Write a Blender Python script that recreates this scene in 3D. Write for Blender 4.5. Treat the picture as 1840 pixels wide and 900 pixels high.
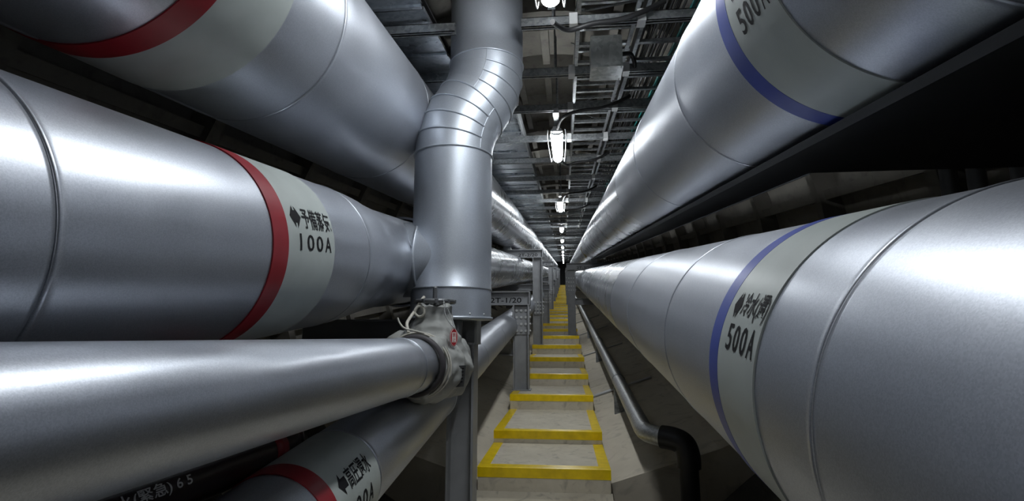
import bpy, bmesh, math, random
from mathutils import Vector, Matrix, Euler, noise

random.seed(7)
scene = bpy.context.scene
for o in list(bpy.data.objects):
    bpy.data.objects.remove(o)
C = scene.collection
PI = math.pi

# ------------------------------------------------------------------ camera, world, exposure
F_PX = 950.0
PITCH = math.atan(155 / F_PX)
YAW = math.atan(96 / F_PX * math.cos(PITCH))
cd = bpy.data.cameras.new('camera')
cd.sensor_width = 36.0
cd.lens = F_PX / 1840 * 36.0
cd.clip_start = 0.02
cam = bpy.data.objects.new('camera', cd)
C.objects.link(cam)
cam.location = (0, 0, 0)
cam.rotation_euler = (PI / 2 + PITCH, 0, YAW)
scene.camera = cam

world = bpy.data.worlds.new('world')
scene.world = world
world.use_nodes = True
world.node_tree.nodes['Background'].inputs[0].default_value = (0.55, 0.6, 0.7, 1)
world.node_tree.nodes['Background'].inputs[1].default_value = 0.0

scene.view_settings.view_transform = 'Standard'
scene.view_settings.look = 'None'
scene.view_settings.gamma = 1
scene.view_settings.use_curve_mapping = False
scene.view_settings.exposure = 0.32
LAMP_STRENGTH = 46.0

# ------------------------------------------------------------------ frame of the tunnel
S = 0.118                       # the tunnel climbs 11.8 cm per metre
TH = math.atan(S)
D0, D1 = -7.0, 66.0             # built length (metres from the camera)
def W(X, D, H):
    """X across, D along, H above the sloping line through the camera"""
    return Vector((X, D, H + S * D))

# ------------------------------------------------------------------ mesh helpers
class MB:
    def __init__(s):
        s.v, s.f, s.sm = [], [], []
    def add(s, vs, fs, smooth=False):
        n = len(s.v)
        s.v += [tuple(p) for p in vs]
        s.f += [tuple(i + n for i in q) for q in fs]
        s.sm += [smooth] * len(fs)
        return s
    def hexa(s, p):
        return s.add(p, [(0, 3, 2, 1), (4, 5, 6, 7), (0, 1, 5, 4), (1, 2, 6, 5), (2, 3, 7, 6), (3, 0, 4, 7)])
    def box(s, x0, x1, y0, y1, z0, z1):
        return s.hexa([(x0, y0, z0), (x1, y0, z0), (x1, y1, z0), (x0, y1, z0),
                       (x0, y0, z1), (x1, y0, z1), (x1, y1, z1), (x0, y1, z1)])
    def sbox(s, X0, X1, Da, Db, H0, H1):
        """box that follows the slope of the tunnel"""
        return s.hexa([W(X0, Da, H0), W(X1, Da, H0), W(X1, Db, H0), W(X0, Db, H0),
                       W(X0, Da, H1), W(X1, Da, H1), W(X1, Db, H1), W(X0, Db, H1)])
    def obox(s, c, ax, ay, az, hx, hy, hz):
        c = Vector(c); q = []
        for sz in (-1, 1):
            for sx, sy in ((-1, -1), (1, -1), (1, 1), (-1, 1)):
                q.append(c + ax * hx * sx + ay * hy * sy + az * hz * sz)
        return s.hexa(q)
    def bar(s, a, b, w, h):
        a, b = Vector(a), Vector(b); d = (b - a)
        L = d.length; d.normalize()
        up = Vector((0, 0, 1)) if abs(d.z) < .9 else Vector((0, 1, 0))
        x = d.cross(up).normalized(); z = x.cross(d)
        return s.obox((a + b) / 2, x, d, z, w / 2, L / 2, h / 2)
    def tube(s, pts, r, n=12, cap=True, closed=False):
        pts = [Vector(p) for p in pts]
        m = len(pts); rr = r if isinstance(r, (list, tuple)) else [r] * m
        vs = []; prev = None
        for i, p in enumerate(pts):
            if closed:
                d = (pts[(i + 1) % m] - pts[i - 1]).normalized()
            else:
                d = (pts[min(i + 1, m - 1)] - pts[max(i - 1, 0)]).normalized()
            if prev is None:
                up = Vector((0, 0, 1)) if abs(d.z) < .9 else Vector((1, 0, 0))
                x = d.cross(up).normalized()
            else:
                x = (prev - d * prev.dot(d)).normalized()
            prev = x
            y = d.cross(x)
            for k in range(n):
                t = 2 * PI * k / n
                vs.append(p + (x * math.cos(t) + y * math.sin(t)) * rr[i])
        fs = []
        for i in range(m if closed else m - 1):
            j = (i + 1) % m
            for k in range(n):
                l = (k + 1) % n
                fs.append((i * n + k, j * n + k, j * n + l, i * n + l))
        s.add(vs, fs, True)
        if cap and not closed:
            s.add(vs[:n], [tuple(range(n))]); s.add(vs[-n:], [tuple(reversed(range(n)))])
        return s
    def revolve(s, prof, n=64, axis='Y', lap=0.0, lap_ang=-PI / 3, a0=0, a1=None):
        """prof: list of (t along axis, radius)"""
        vs, fs = [], []
        full = a1 is None
        cols = n + 1 if (lap or not full) else n
        for (t, r) in prof:
            for k in range(cols):
                if full:
                    u = k / n; th = lap_ang + 2 * PI * u
                else:
                    u = k / n; th = a0 + (a1 - a0) * u
                R = r + lap * u
                c_, s_ = math.cos(th) * R, math.sin(th) * R
                vs.append((c_, t, s_) if axis == 'Y' else (c_, s_, t))
        m = len(prof)
        for i in range(m - 1):
            for k in range(n):
                l = (k + 1) % cols if full and not lap else k + 1
                q = (i * cols + k, i * cols + l, (i + 1) * cols + l, (i + 1) * cols + k)
                fs.append(q if axis == 'Z' else tuple(reversed(q)))
        if lap:
            for i in range(m - 1):
                fs.append((i * cols, (i + 1) * cols, (i + 1) * cols + n, i * cols + n))
        return s.add(vs, fs, True)
    def prism(s, poly, e0, e1):
        """poly: list of 3d points, extruded by e0..e1 vectors"""
        n = len(poly)
        vs = [Vector(p) + Vector(e0) for p in poly] + [Vector(p) + Vector(e1) for p in poly]
        fs = [tuple(reversed(range(n))), tuple(range(n, 2 * n))]
        fs += [(i, (i + 1) % n, (i + 1) % n + n, i + n) for i in range(n)]
        return s.add(vs, fs)
    def mesh(s, name, mat, recalc=True):
        me = bpy.data.meshes.new(name)
        me.from_pydata(s.v, [], s.f)
        me.polygons.foreach_set('use_smooth', s.sm)
        if recalc:
            bm = bmesh.new(); bm.from_mesh(me)
            bmesh.ops.recalc_face_normals(bm, faces=bm.faces)
            bm.to_mesh(me); bm.free()
        me.materials.append(mat)
        me.update()
        return me
    def build(s, name, mat, parent=None, loc=None, rot=None):
        return link(name, s.mesh(name, mat), parent, loc, rot)

def link(name, me, parent=None, loc=None, rot=None):
    o = bpy.data.objects.new(name, me)
    C.objects.link(o)
    if loc is not None: o.location = loc
    if rot is not None: o.rotation_euler = rot
    if parent is not None: o.parent = parent
    return o
def tag(o, label=None, cat=None, group=None, kind=None):
    if label: o['label'] = label
    if cat: o['category'] = cat
    if group: o['group'] = group
    if kind: o['kind'] = kind
    return o
def empty(name, loc=(0, 0, 0), rot=(0, 0, 0)):
    o = bpy.data.objects.new(name, None)
    o.empty_display_size = .1
    C.objects.link(o); o.location = loc; o.rotation_euler = rot
    return o
def inv(parent, p):
    """world point -> local point of an unrotated/unscaled-or-rotated parent"""
    return Matrix.LocRotScale(parent.location, parent.rotation_euler, None).inverted() @ Vector(p)
ORD = ['nearest', 'second', 'third', 'fourth', 'fifth', 'sixth', 'seventh', 'eighth', 'ninth', 'tenth', 'eleventh',
       'twelfth', 'thirteenth', 'fourteenth', 'fifteenth', 'sixteenth', 'seventeenth', 'eighteenth', 'nineteenth', 'twentieth']

# ------------------------------------------------------------------ materials
def nmat(name):
    m = bpy.data.materials.new(name); m.use_nodes = True
    nt = m.node_tree; b = nt.nodes['Principled BSDF']
    return m, nt, b
def N(nt, t, **kw):
    n = nt.nodes.new(t)
    for k, v in kw.items():
        if hasattr(n, k): setattr(n, k, v)
        else: n.inputs[k.replace('_', ' ')].default_value = v
    return n
def coords(nt, rnd=False):
    tc = N(nt, 'ShaderNodeTexCoord')
    if not rnd: return tc.outputs['Object']
    oi = N(nt, 'ShaderNodeObjectInfo')
    mu = N(nt, 'ShaderNodeVectorMath', operation='SCALE'); mu.inputs[0].default_value = (17, 11, 23)
    nt.links.new(oi.outputs['Random'], mu.inputs['Scale'])
    ad = N(nt, 'ShaderNodeVectorMath', operation='ADD')
    nt.links.new(tc.outputs['Object'], ad.inputs[0]); nt.links.new(mu.outputs[0], ad.inputs[1])
    return ad.outputs[0]
def ramp(nt, src, stops):
    r = N(nt, 'ShaderNodeValToRGB')
    el = r.color_ramp.elements
    while len(el) < len(stops): el.new(.5)
    for e, (p, c) in zip(el, stops):
        e.position = p; e.color = (*c, 1) if len(c) == 3 else c
    nt.links.new(src, r.inputs[0])
    return r.outputs[0]
def bump(nt, b, src, strength, dist, prev=None):
    bp = N(nt, 'ShaderNodeBump', Strength=strength, Distance=dist)
    nt.links.new(src, bp.inputs['Height'])
    if prev: nt.links.new(prev, bp.inputs['Normal'])
    nt.links.new(bp.outputs[0], b.inputs['Normal'])
    return bp.outputs[0]
def g(v): return (v, v, v)

def metal_mat(name, c0, c1, metallic, r0, r1, dent=.004, spangle=160, dscale=2.2, stretch=1.0):
    m, nt, b = nmat(name)
    co = coords(nt, True)
    vo = N(nt, 'ShaderNodeTexVoronoi', Scale=spangle); nt.links.new(co, vo.inputs['Vector'])
    n1 = N(nt, 'ShaderNodeTexNoise', Scale=5.0, Detail=6.0); nt.links.new(co, n1.inputs['Vector'])
    n2 = N(nt, 'ShaderNodeTexNoise', Scale=dscale, Detail=1.0)
    mp = N(nt, 'ShaderNodeMapping'); mp.inputs['Scale'].default_value = (1, stretch, 1)
    nt.links.new(co, mp.inputs['Vector']); nt.links.new(mp.outputs[0], n2.inputs['Vector'])
    mx = N(nt, 'ShaderNodeMix', data_type='FLOAT'); mx.inputs[0].default_value = .45
    bw = N(nt, 'ShaderNodeSeparateColor'); nt.links.new(vo.outputs['Color'], bw.inputs[0])
    nt.links.new(n1.outputs[0], mx.inputs[2]); nt.links.new(bw.outputs[0], mx.inputs[3])
    col = ramp(nt, mx.outputs[0], [(.25, c0), (.75, c1)])
    nt.links.new(col, b.inputs['Base Color'])
    rg = ramp(nt, n1.outputs[0], [(.3, g(r0)), (.7, g(r1))])
    nt.links.new(rg, b.inputs['Roughness'])
    b.inputs['Metallic'].default_value = metallic
    if dent: bump(nt, b, n2.outputs[0], .6, dent)
    return m
def paint_mat(name, c, rough=.45, metallic=0.0, var=.12, scale=9, bm=.0015):
    m, nt, b = nmat(name)
    co = coords(nt, True)
    n1 = N(nt, 'ShaderNodeTexNoise', Scale=scale, Detail=5.0); nt.links.new(co, n1.inputs['Vector'])
    lo = tuple(x * (1 - var) for x in c); hi = tuple(min(1, x * (1 + var)) for x in c)
    nt.links.new(ramp(nt, n1.outputs[0], [(.3, lo), (.7, hi)]), b.inputs['Base Color'])
    b.inputs['Roughness'].default_value = rough; b.inputs['Metallic'].default_value = metallic
    if bm: bump(nt, b, n1.outputs[0], .3, bm)
    return m
def concrete_mat(name, c0, c1, dark, scale=3.0):
    m, nt, b = nmat(name)
    co = coords(nt, False)
    n1 = N(nt, 'ShaderNodeTexNoise', Scale=scale, Detail=9.0, Roughness=.62); nt.links.new(co, n1.inputs['Vector'])
    n2 = N(nt, 'ShaderNodeTexNoise', Scale=scale * 14, Detail=4.0); nt.links.new(co, n2.inputs['Vector'])
    n3 = N(nt, 'ShaderNodeTexNoise', Scale=scale * 2.3, Detail=6.0, Distortion=1.4); nt.links.new(co, n3.inputs['Vector'])
    base = ramp(nt, n1.outputs[0], [(.3, c0), (.72, c1)])
    st = ramp(nt, n3.outputs[0], [(.55, g(0)), (.78, g(.75))])
    mx = N(nt, 'ShaderNodeMix', data_type='RGBA')
    nt.links.new(st, mx.inputs[0]); nt.links.new(base, mx.inputs[6]); mx.inputs[7].default_value = (*dark, 1)
    nt.links.new(mx.outputs[2], b.inputs['Base Color'])
    b.inputs['Roughness'].default_value = .82
    p = bump(nt, b, n2.outputs[0], .35, .002)
    bump(nt, b, n1.outputs[0], .4, .006, p)
    return m

M = {}
M['jacket'] = metal_mat('jacket_sheet', (.43, .455, .505), (.53, .555, .605), .84, .37, .44, dent=.010, spangle=520)
M['jacket_far'] = metal_mat('jacket_sheet_glossy', (.46, .48, .515), (.58, .60, .635), .90, .26, .30, dent=.006, dscale=3.0, stretch=.04, spangle=400)
M['riser'] = metal_mat('riser_sheet', (.39, .42, .465), (.46, .495, .545), .66, .43, .50, dent=.006, spangle=420)
M['galv'] = metal_mat('galvanised_steel', (.20, .215, .225), (.36, .375, .385), .85, .32, .5, dent=.002, spangle=60)
M['galv_pipe'] = metal_mat('galvanised_pipe', (.40, .41, .41), (.58, .59, .59), .7, .36, .5, dent=.002, spangle=90)
M['galv_panel'] = metal_mat('galvanised_panel', (.27, .30, .33), (.42, .45, .48), .9, .24, .38, dent=.012, spangle=40)
M['band'] = paint_mat('band_grey', (.43, .47, .45), .42, var=.06)
M['red'] = paint_mat('band_red', (.30, .008, .018), .4, var=.08)
M['blue'] = paint_mat('band_blue', (.045, .075, .36), .42, var=.06)
M['ink'] = paint_mat('stencil_ink', (.010, .010, .012), .75, var=.05, bm=0)
M['ink'].node_tree.nodes['Principled BSDF'].inputs['Specular IOR Level'].default_value = .2
M['white_ink'] = paint_mat('white_ink', (.7, .7, .68), .5, var=.05, bm=0)
M['steel'] = paint_mat('steel_grey_paint', (.26, .268, .28), .42, var=.1)
M['steel_dark'] = paint_mat('steel_black', (.012, .012, .013), .5, var=.2)
M['bolt'] = paint_mat('bolt_zinc', (.50, .51, .51), .5, .5, var=.1, bm=0)
M['yellow'] = paint_mat('yellow_tape', (.90, .63, .003), .28, var=.14, scale=14, bm=.004)
M['conc'] = concrete_mat('concrete_lining', (.115, .108, .094), (.175, .163, .14), (.065, .058, .05))
M['conc_step'] = concrete_mat('concrete_steps', (.50, .455, .36), (.66, .61, .50), (.22, .20, .16), 4.0)
M['conc_bank'] = concrete_mat('concrete_bank', (.46, .415, .33), (.58, .53, .43), (.28, .25, .20), 2.0)
M['brown'] = paint_mat('brown_drain_paint', (.022, .010, .009), .3, var=.2)
M['cloth'] = paint_mat('silicone_cloth', (.30, .305, .29), .5, var=.12, scale=18, bm=.003)
M['cloth_dark'] = paint_mat('dark_seam_cloth', (.05, .045, .05), .6, var=.2)
M['cord'] = paint_mat('cord_white', (.5, .48, .42), .7, var=.15, scale=40)
M['cast'] = paint_mat('cast_grey', (.16, .165, .17), .4, .6, var=.2)
M['black'] = paint_mat('black_rubber', (.012, .012, .013), .45, var=.2)
M['teal'] = paint_mat('teal_cable', (.01, .15, .14), .4, var=.1)
M['greycable'] = paint_mat('pale_cable', (.35, .35, .34), .5, var=.1)
M['box'] = metal_mat('box_zinc', (.38, .40, .40), (.62, .64, .63), .75, .3, .45, dent=.002, spangle=40)
M['tag_red'] = paint_mat('tag_red', (.42, .02, .03), .4, bm=0)
M['tag_white'] = paint_mat('tag_white', (.75, .72, .68), .5, bm=0)
M['lamp_body'] = paint_mat('lamp_body', (.45, .46, .47), .35, .3, var=.05)
M['foam'] = paint_mat('yellow_insulation', (.50, .42, .16), .8, var=.2, scale=14)
def emit(name, col, st):
    m, nt, b = nmat(name)
    b.inputs['Base Color'].default_value = (.9, .9, .9, 1)
    b.inputs['Emission Color'].default_value = (*col, 1)
    b.inputs['Emission Strength'].default_value = st
    return m
M['light'] = emit('lamp_diffuser', (.93, .97, 1.0), LAMP_STRENGTH)
def glassy():
    m, nt, b = nmat('clear_guard')
    b.inputs['Base Color'].default_value = (.9, .92, .93, 1)
    b.inputs['Roughness'].default_value = .15; b.inputs['Transmission Weight'].default_value = 1.0
    b.inputs['IOR'].default_value = 1.2
    return m

# ------------------------------------------------------------------ tunnel shell
TX, THC, TR = -0.15, 0.1, 2.22       # axis and radius of the bored tunnel
RING = 1.2
def arc_pt(ang, R, D):
    return W(TX + R * math.cos(ang), D, THC + R * math.sin(ang))
def shell(name, a0, a1, label):
    mb = MB(); n = 16; ds = [D0 + (D1 - D0) * i / 12 for i in range(13)]
    vs = [arc_pt(a0 + (a1 - a0) * k / n, TR, d) for d in ds for k in range(n + 1)]
    fs = [(i * (n + 1) + k, (i + 1) * (n + 1) + k, (i + 1) * (n + 1) + k + 1, i * (n + 1) + k + 1)
          for i in range(12) for k in range(n)]
    mb.add(vs, fs, True)
    o = link(name, mb.mesh(name, M['conc'], recalc=False))
    return tag(o, label, 'wall', kind='structure')
def rad(*a): return [math.radians(x) for x in a]
WALLS = []
for nm, a0, a1, lab in (('wall_right', -62, 52, 'dark ribbed concrete tunnel wall behind the right pipes'),
                        ('ceiling', 52, 128, 'dark ribbed concrete tunnel crown above the struts'),
                        ('wall_left', 128, 242, 'dark ribbed concrete tunnel wall behind the left pipes'),
                        ('floor', 242, 298, 'dark concrete tunnel invert below the stairs')):
    a0, a1 = rad(a0, a1)
    w = shell(nm, a0, a1, lab)
    if nm == 'floor': w['category'] = 'floor'; continue
    if nm == 'ceiling': w['category'] = 'ceiling'
    WALLS.append((w, a0, a1))
    # ring ribs, one per lining ring
    mb = MB(); n = 14; vs = []
    for k in range(n + 1):
        t = a0 + (a1 - a0) * k / n
        for (R, d) in ((TR + .01, -.05), (TR - .15, -.045), (TR - .15, .045), (TR + .01, .05)):
            vs.append((TX + R * math.cos(t), d, THC + R * math.sin(t) + S * d))
    fs = [(k * 4 + j, (k + 1) * 4 + j, (k + 1) * 4 + (j + 1) % 4, k * 4 + (j + 1) % 4) for k in range(n) for j in range(4)]
    mb.add(vs, fs)
    me = mb.mesh('ring_rib', M['conc'])
    d = .42 - RING * 6
    while d < D1 - 1:
        link('ring_rib', me, w, (0, d, S * d)); d += RING
    # longitudinal ribs between the pockets
    na = int(round((a1 - a0) / math.radians(9.5)))
    for k in range(na + 1):
        t = a0 + (a1 - a0) * (k + .5) / (na + 1)
        if math.degrees(t) < -30 or math.degrees(t) > 205: continue
        mb = MB(); hw = .038 / TR
        q = []
        for d in (D0, D1):
            q += [arc_pt(t - hw, TR + .01, d), arc_pt(t - hw, TR - .11, d), arc_pt(t + hw, TR - .11, d), arc_pt(t + hw, TR + .01, d)]
        mb.hexa(q)
        mb.build('long_rib', M['conc'], w)
    # bolt heads in the pockets of the nearer rings
    hb = MB().tube([(0, 0, 0), (0, .03, 0)], .028, 6).mesh('bolt_head', M['steel_dark'])
    for r_ in range(4, 14):
        dd = .42 + RING * (r_ - 4) + .055
        for k in range(na):
            t = a0 + (a1 - a0) * (k + 1) / (na + 1)
            if math.degrees(t) < -20 or math.degrees(t) > 200: continue
            p = arc_pt(t, TR - .075, dd)
            link('bolt_head', hb, w, p)
# tunnel ends
for nm, d, lab in (('wall_far', D1, 'dark bulkhead closing the far end of the tunnel'), ('wall_back', D0, 'dark bulkhead behind the camera')):
    mb = MB(); n = 40
    mb.add([arc_pt(2 * PI * k / n, TR, d) for k in range(n)], [tuple(range(n))])
    tag(mb.build(nm, M['steel_dark']), lab, 'wall', kind='structure')

# ------------------------------------------------------------------ stairs, banks, landing
XL, XR = -0.61, 0.285
noses = [3.76, 4.60, 5.91, 7.11, 8.49, 9.90, 11.38]
while noses[-1] < 60: noses.append(noses[-1] + 1.38)
def nose_z(d): return S * d - 1.32
def tread_z(d):
    z = nose_z(noses[0]) - .18
    for q in noses:
        if d >= q: z = nose_z(q)
    return z
stairs = empty('stairs', (0, noses[0], nose_z(noses[0])))
tag(stairs, 'long flight of low concrete steps with yellow edge tape', 'stairs', kind='structure')
for i, d in enumerate(noses):
    dn = noses[i + 1] if i + 1 < len(noses) else d + 1.38
    L = dn - d + .02
    mb = MB(); c = .008
    # rounded nosing profile in (y, z)
    prof = [(0, -.42), (0, -c), (c * .3, -c * .3), (c, 0), (L, 0), (L, -.42)]
    mb.prism([(XL, y, z) for y, z in prof], (0, 0, 0), (XR - XL, 0, 0))
    st = mb.build('step', M['conc_step'], stairs, (0, d - noses[0], nose_z(d) - nose_z(noses[0])))
    t = .003
    tp = MB()
    poly = [(-t, -.064), (-t, 0), (.004, t), (.085, t), (.085, -.002), (.0, -.002), (0, -.064)]
    tp.prism([(XL - t, y, z) for y, z in poly], (0, 0, 0), (XR - XL + 2 * t, 0, 0))
    tp.build('front_tape', M['yellow'], st)
    if i < 16:
        for x0, x1 in ((XL - t, XL + .075), (XR - .075, XR + t)):
            tp = MB().box(x0, x1, .086, L - .021, -.001, t - .0005)
            tp.build('side_tape', M['yellow'], st)

# concrete banks rising from the stairs to the tunnel wall, cast in bays
banks = empty('floor_banks', W(0, 4.0, -1.5))
tag(banks, 'sloping concrete banks on both sides of the stairs', 'floor', kind='structure')
def bay(side, da, db):
    if side > 0: sec = [(XR - .02, -1.50), (1.06, -1.24), (1.78, -.92), (1.78, -1.75), (.9, -2.05), (XR - .02, -2.05)]
    else: sec = [(XL + .02, -1.50), (-1.40, -1.24), (-2.05, -.95), (-2.05, -1.75), (-1.3, -2.05), (XL + .02, -2.05)]
    mb = MB(); n = len(sec)
    vs = [W(x, da, h) for x, h in sec] + [W(x, db, h) for x, h in sec]
    mb.add(vs, [tuple(range(n)), tuple(range(n, 2 * n))] + [(i, (i + 1) % n, (i + 1) % n + n, i + n) for i in range(n)])
    return mb
for side in (1, -1):
    d = 3.98; k = 0
    while d < 62:
        L = 3.1 if k < 8 else 9.0
        mb = bay(side, d, min(d + L - .015, 64))
        mb.v = [tuple(inv(banks, p)) for p in mb.v]
        mb.build('bank_slab', M['conc_bank'], banks)
        # pale drain strip across the joint
        if side > 0 and k < 6:
            mb = MB(); a, b = W(XR + .01, d + 2.6, -1.482), W(1.0, d + 2.6, -1.250)
            mb.bar(a, b, .12, .014)
            mb.v = [tuple(inv(banks, p)) for p in mb.v]
            mb.build('joint_strip', M['lamp_body'], banks)
        d += L; k += 1
z0 = nose_z(noses[0]) - .18
mb = MB()
prof = [(-5.5, z0), (3.70, z0), (3.765, z0 + .03), (3.765, z0 - .5), (-5.5, z0 - .5)]
mb.prism([(XL - .01, y, z) for y, z in prof], (0, 0, 0), (XR - XL + .02, 0, 0))
tag(mb.build('floor_landing', M['conc_step']), 'rough concrete landing at the foot of the stairs', 'floor', kind='structure')

# ------------------------------------------------------------------ insulated pipes
def local_mesh(mb, parent):
    mb.v = [tuple(inv(parent, p)) for p in mb.v]; return mb
def dent_fn(me, fn):
    for v in me.vertices:
        v.co = fn(v.co.copy())
    me.update()

def text_mesh(body, bold=0.0):
    cu = bpy.data.curves.new('lettering', 'FONT'); cu.body = body
    cu.offset = bold; cu.resolution_u = 3
    o = bpy.data.objects.new('lettering', cu); C.objects.link(o)
    dg = bpy.context.evaluated_depsgraph_get(); dg.update()
    me = bpy.data.meshes.new_from_object(o.evaluated_get(dg))
    bpy.data.objects.remove(o); bpy.data.curves.remove(cu)
    return me
def fit_text(body, u0, u1, v0, v1, bold=0.0):
    """flat lettering scaled into a rectangle; returns (verts, faces) in (u, v)"""
    me = text_mesh(body, bold)
    xs = [v.co.x for v in me.vertices]; ys = [v.co.y for v in me.vertices]
    ax, bx, ay, by = min(xs), max(xs), min(ys), max(ys)
    vs = [(u0 + (v.co.x - ax) / (bx - ax) * (u1 - u0), v0 + (v.co.y - ay) / (by - ay) * (v1 - v0)) for v in me.vertices]
    fs = [tuple(p.vertices) for p in me.polygons]
    bpy.data.meshes.remove(me)
    return vs, fs
def arrow_poly(u0, u1, v0, v1, double=True):
    w, h = u1 - u0, v1 - v0
    U = lambda t: u0 + w * t
    V = lambda t: v0 + h * t
    if double:
        p = [(0, .5), (.42, 1), (.42, .78), (.58, .78), (.58, 1), (1, .5), (.58, 0), (.58, .22), (.42, .22), (.42, 0)]
        fs = [(0, 1, 9), (2, 3, 7, 8), (4, 5, 6)]
    else:
        p = [(0, .5), (.5, 1), (.5, .74), (1, .74), (1, .26), (.5, .26), (.5, 0)]
        fs = [(0, 1, 6), (2, 5, 4, 3)]
    return [(U(a), V(b)) for a, b in p], fs
def wrap(vs, fs, r, phi0, sgn, u_dir, t0, name, mat, parent):
    """bend flat (u, v) artwork round a pipe of radius r (axis = local Y)"""
    bm = bmesh.new()
    bv = [bm.verts.new((u, v, 0)) for u, v in vs]
    for f in fs:
        try: bm.faces.new([bv[i] for i in f])
        except ValueError: pass
    lo, hi = min(v for _, v in vs), max(v for _, v in vs)
    k = lo
    while k < hi:
        bmesh.ops.bisect_plane(bm, geom=bm.verts[:] + bm.edges[:] + bm.faces[:], plane_co=(0, k, 0), plane_no=(0, 1, 0))
        k += r * .045
    for v in bm.verts:
        ph = phi0 + sgn * v.co.y / r
        v.co = Vector((math.cos(ph) * r, t0 + u_dir * v.co.x, math.sin(ph) * r))
    me = bpy.data.meshes.new(name); 
    for f in bm.faces:
        c = f.calc_center_median(); f.normal_update()
        if f.normal.dot(Vector((c.x, 0, c.z))) < 0: f.normal_flip()
    bm.to_mesh(me); bm.free(); me.materials.append(mat)
    return link(name, me, parent)

def section_mesh(r, L, mat, n, b=.0024):
    prof = [(0, r - .012), (0, r + b * .4), (.0005, r + b * .6), (.0025, r + b), (.0055, r + b), (.0085, r + b * .5), (.0105, r), (.02, r)]
    k = 8
    prof += [(.02 + (L - .03) * i / k, r) for i in range(1, k + 1)]
    prof += [(L - .001, r - .0002), (L, r - .012)]
    return MB().revolve(prof, n, lap=.0012, lap_ang=-PI * .62).mesh('jacket_section', mat)

def insulated_pipe(X, H, r, first, L, label, dstart, far=3.4, dend=62, lap_flip=False, skip=None):
    """jacketed pipe laid parallel to the tunnel axis; local Y runs along the pipe"""
    root = empty('insulated_pipe', W(X, 0, H), (TH, 0, 0))
    tag(root, label, 'pipe')
    k = math.cos(TH)
    Lt = L / k
    near = section_mesh(r, Lt - .001, M['jacket'], 128)
    farm = section_mesh(r, Lt - .001, M['jacket_far'], 96, .0010)
    d = first
    while d - L > dstart: d -= L
    rnd = random.Random(int(X * 1000))
    while d < dend:
        if skip is not None and abs(d - skip) < .01:
            d += L; continue
        o = link('jacket_section', near if d < far else farm, root, (0, d / k, 0))
        w = .0008 if d < far else .0012
        o.rotation_euler = (rnd.uniform(-w, w), rnd.uniform(-.12, .12), rnd.uniform(-w, w))
        if lap_flip: o.scale.x = -1
        d += L
    core = MB().revolve([(dstart, r * .8), (dend / k, r * .8)], 32).build('core_insulation', M['cast'], root)
    return root
def band(root, r, d0, d1, name, mat, lift=.0035):
    k = math.cos(TH); a, b = d0 / k, d1 / k
    mb = MB().revolve([(a, r + lift), (b, r + lift)], 160).revolve([(a, r - .004), (a, r + lift)], 160).revolve([(b, r + lift), (b, r - .004)], 160)
    return mb.build(name, mat, root)

# L1 big upper left, L2 middle left, R1 upper right, R2 lower right, L5 low left
PR1, PR2, PL1, PL2, PL5 = (.711, .672, .325), (.64, -.209, .325), (-1.126, .942, .38), (-1.021, .086, .28), (-.716, -.629, .145)
L1 = insulated_pipe(*PL1, 1.62, 1.13, 'very wide silver jacketed pipe with a red stripe, upper left', -5)
band(L1, PL1[2], 1.075, 1.31, 'marking_band', M['band'])
band(L1, PL1[2], 1.0, 1.075, 'colour_stripe', M['red'], .004)
L2 = insulated_pipe(*PL2, .69, 1.25, 'silver jacketed steam pipe marked 100A with red stripe, middle left', -5, skip=1.94)
def squeezed():
    r, Lq = PL2[2], 1.25 / math.cos(TH)
    prof = [(0, r - .012), (0, r + .001), (.003, r + .0024), (.008, r + .001), (.0105, r), (.05, r)]
    for i in range(1, 40):
        t = i / 40; f = min(1, t / .42); f = f * f * (3 - 2 * f)
        prof.append((.05 + (Lq - .06) * t, r - .026 * f))
    prof += [(Lq - .01, r - .026), (Lq, r - .02)]
    me = MB().revolve(prof, 120, lap=.0012, lap_ang=-PI * .62).mesh('jacket_section', M['jacket'])
    def f(co):
        r_ = math.hypot(co.x, co.z); 
        if co.y < .06 or co.y > Lq - .02: return co
        amt = .010 * max(0, noise.noise(co * 5.0) ) * min(1, (co.y - .06) * 5)
        th = math.atan2(co.z, co.x)
        amt += .014 * math.exp(-((co.y - .30) / .07) ** 2 - ((th + .75) / .3) ** 2) + .010 * math.exp(-((co.y - .52) / .05) ** 2 - ((th - .6) / .35) ** 2)
        return Vector((co.x * (r_ - amt) / r_, co.y, co.z * (r_ - amt) / r_))
    dent_fn(me, f)
    link('jacket_section', me, L2, (0, 1.94 / math.cos(TH), 0))
squeezed()
band(L2, PL2[2], 1.337, 1.622, 'marking_band', M['band'])
band(L2, PL2[2], 1.263, 1.337, 'colour_stripe', M['red'], .004)
R1 = insulated_pipe(*PR1, 1.735, 1.06, 'silver jacketed pipe with blue stripe, upper right', -5, lap_flip=True)
band(R1, PR1[2], .955, 1.170, 'marking_band', M['band'])
band(R1, PR1[2], 1.170, 1.235, 'colour_stripe', M['blue'], .004)
R2 = insulated_pipe(*PR2, .745, 1.0, 'silver jacketed chilled water pipe marked 500A with blue stripe, lower right', -5, lap_flip=True)
band(R2, PR2[2], .953, 1.157, 'marking_band', M['band'])
band(R2, PR2[2], 1.157, 1.217, 'colour_stripe', M['blue'], .004)
L5 = insulated_pipe(*PL5, 1.665, 1.15, 'slim silver jacketed pipe with red stripe, low beside the stairs', -3, far=99)
band(L5, PL5[2], 1.372, 1.655, 'marking_band', M['band'])
band(L5, PL5[2], 1.305, 1.372, 'colour_stripe', M['red'], .004)

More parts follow.
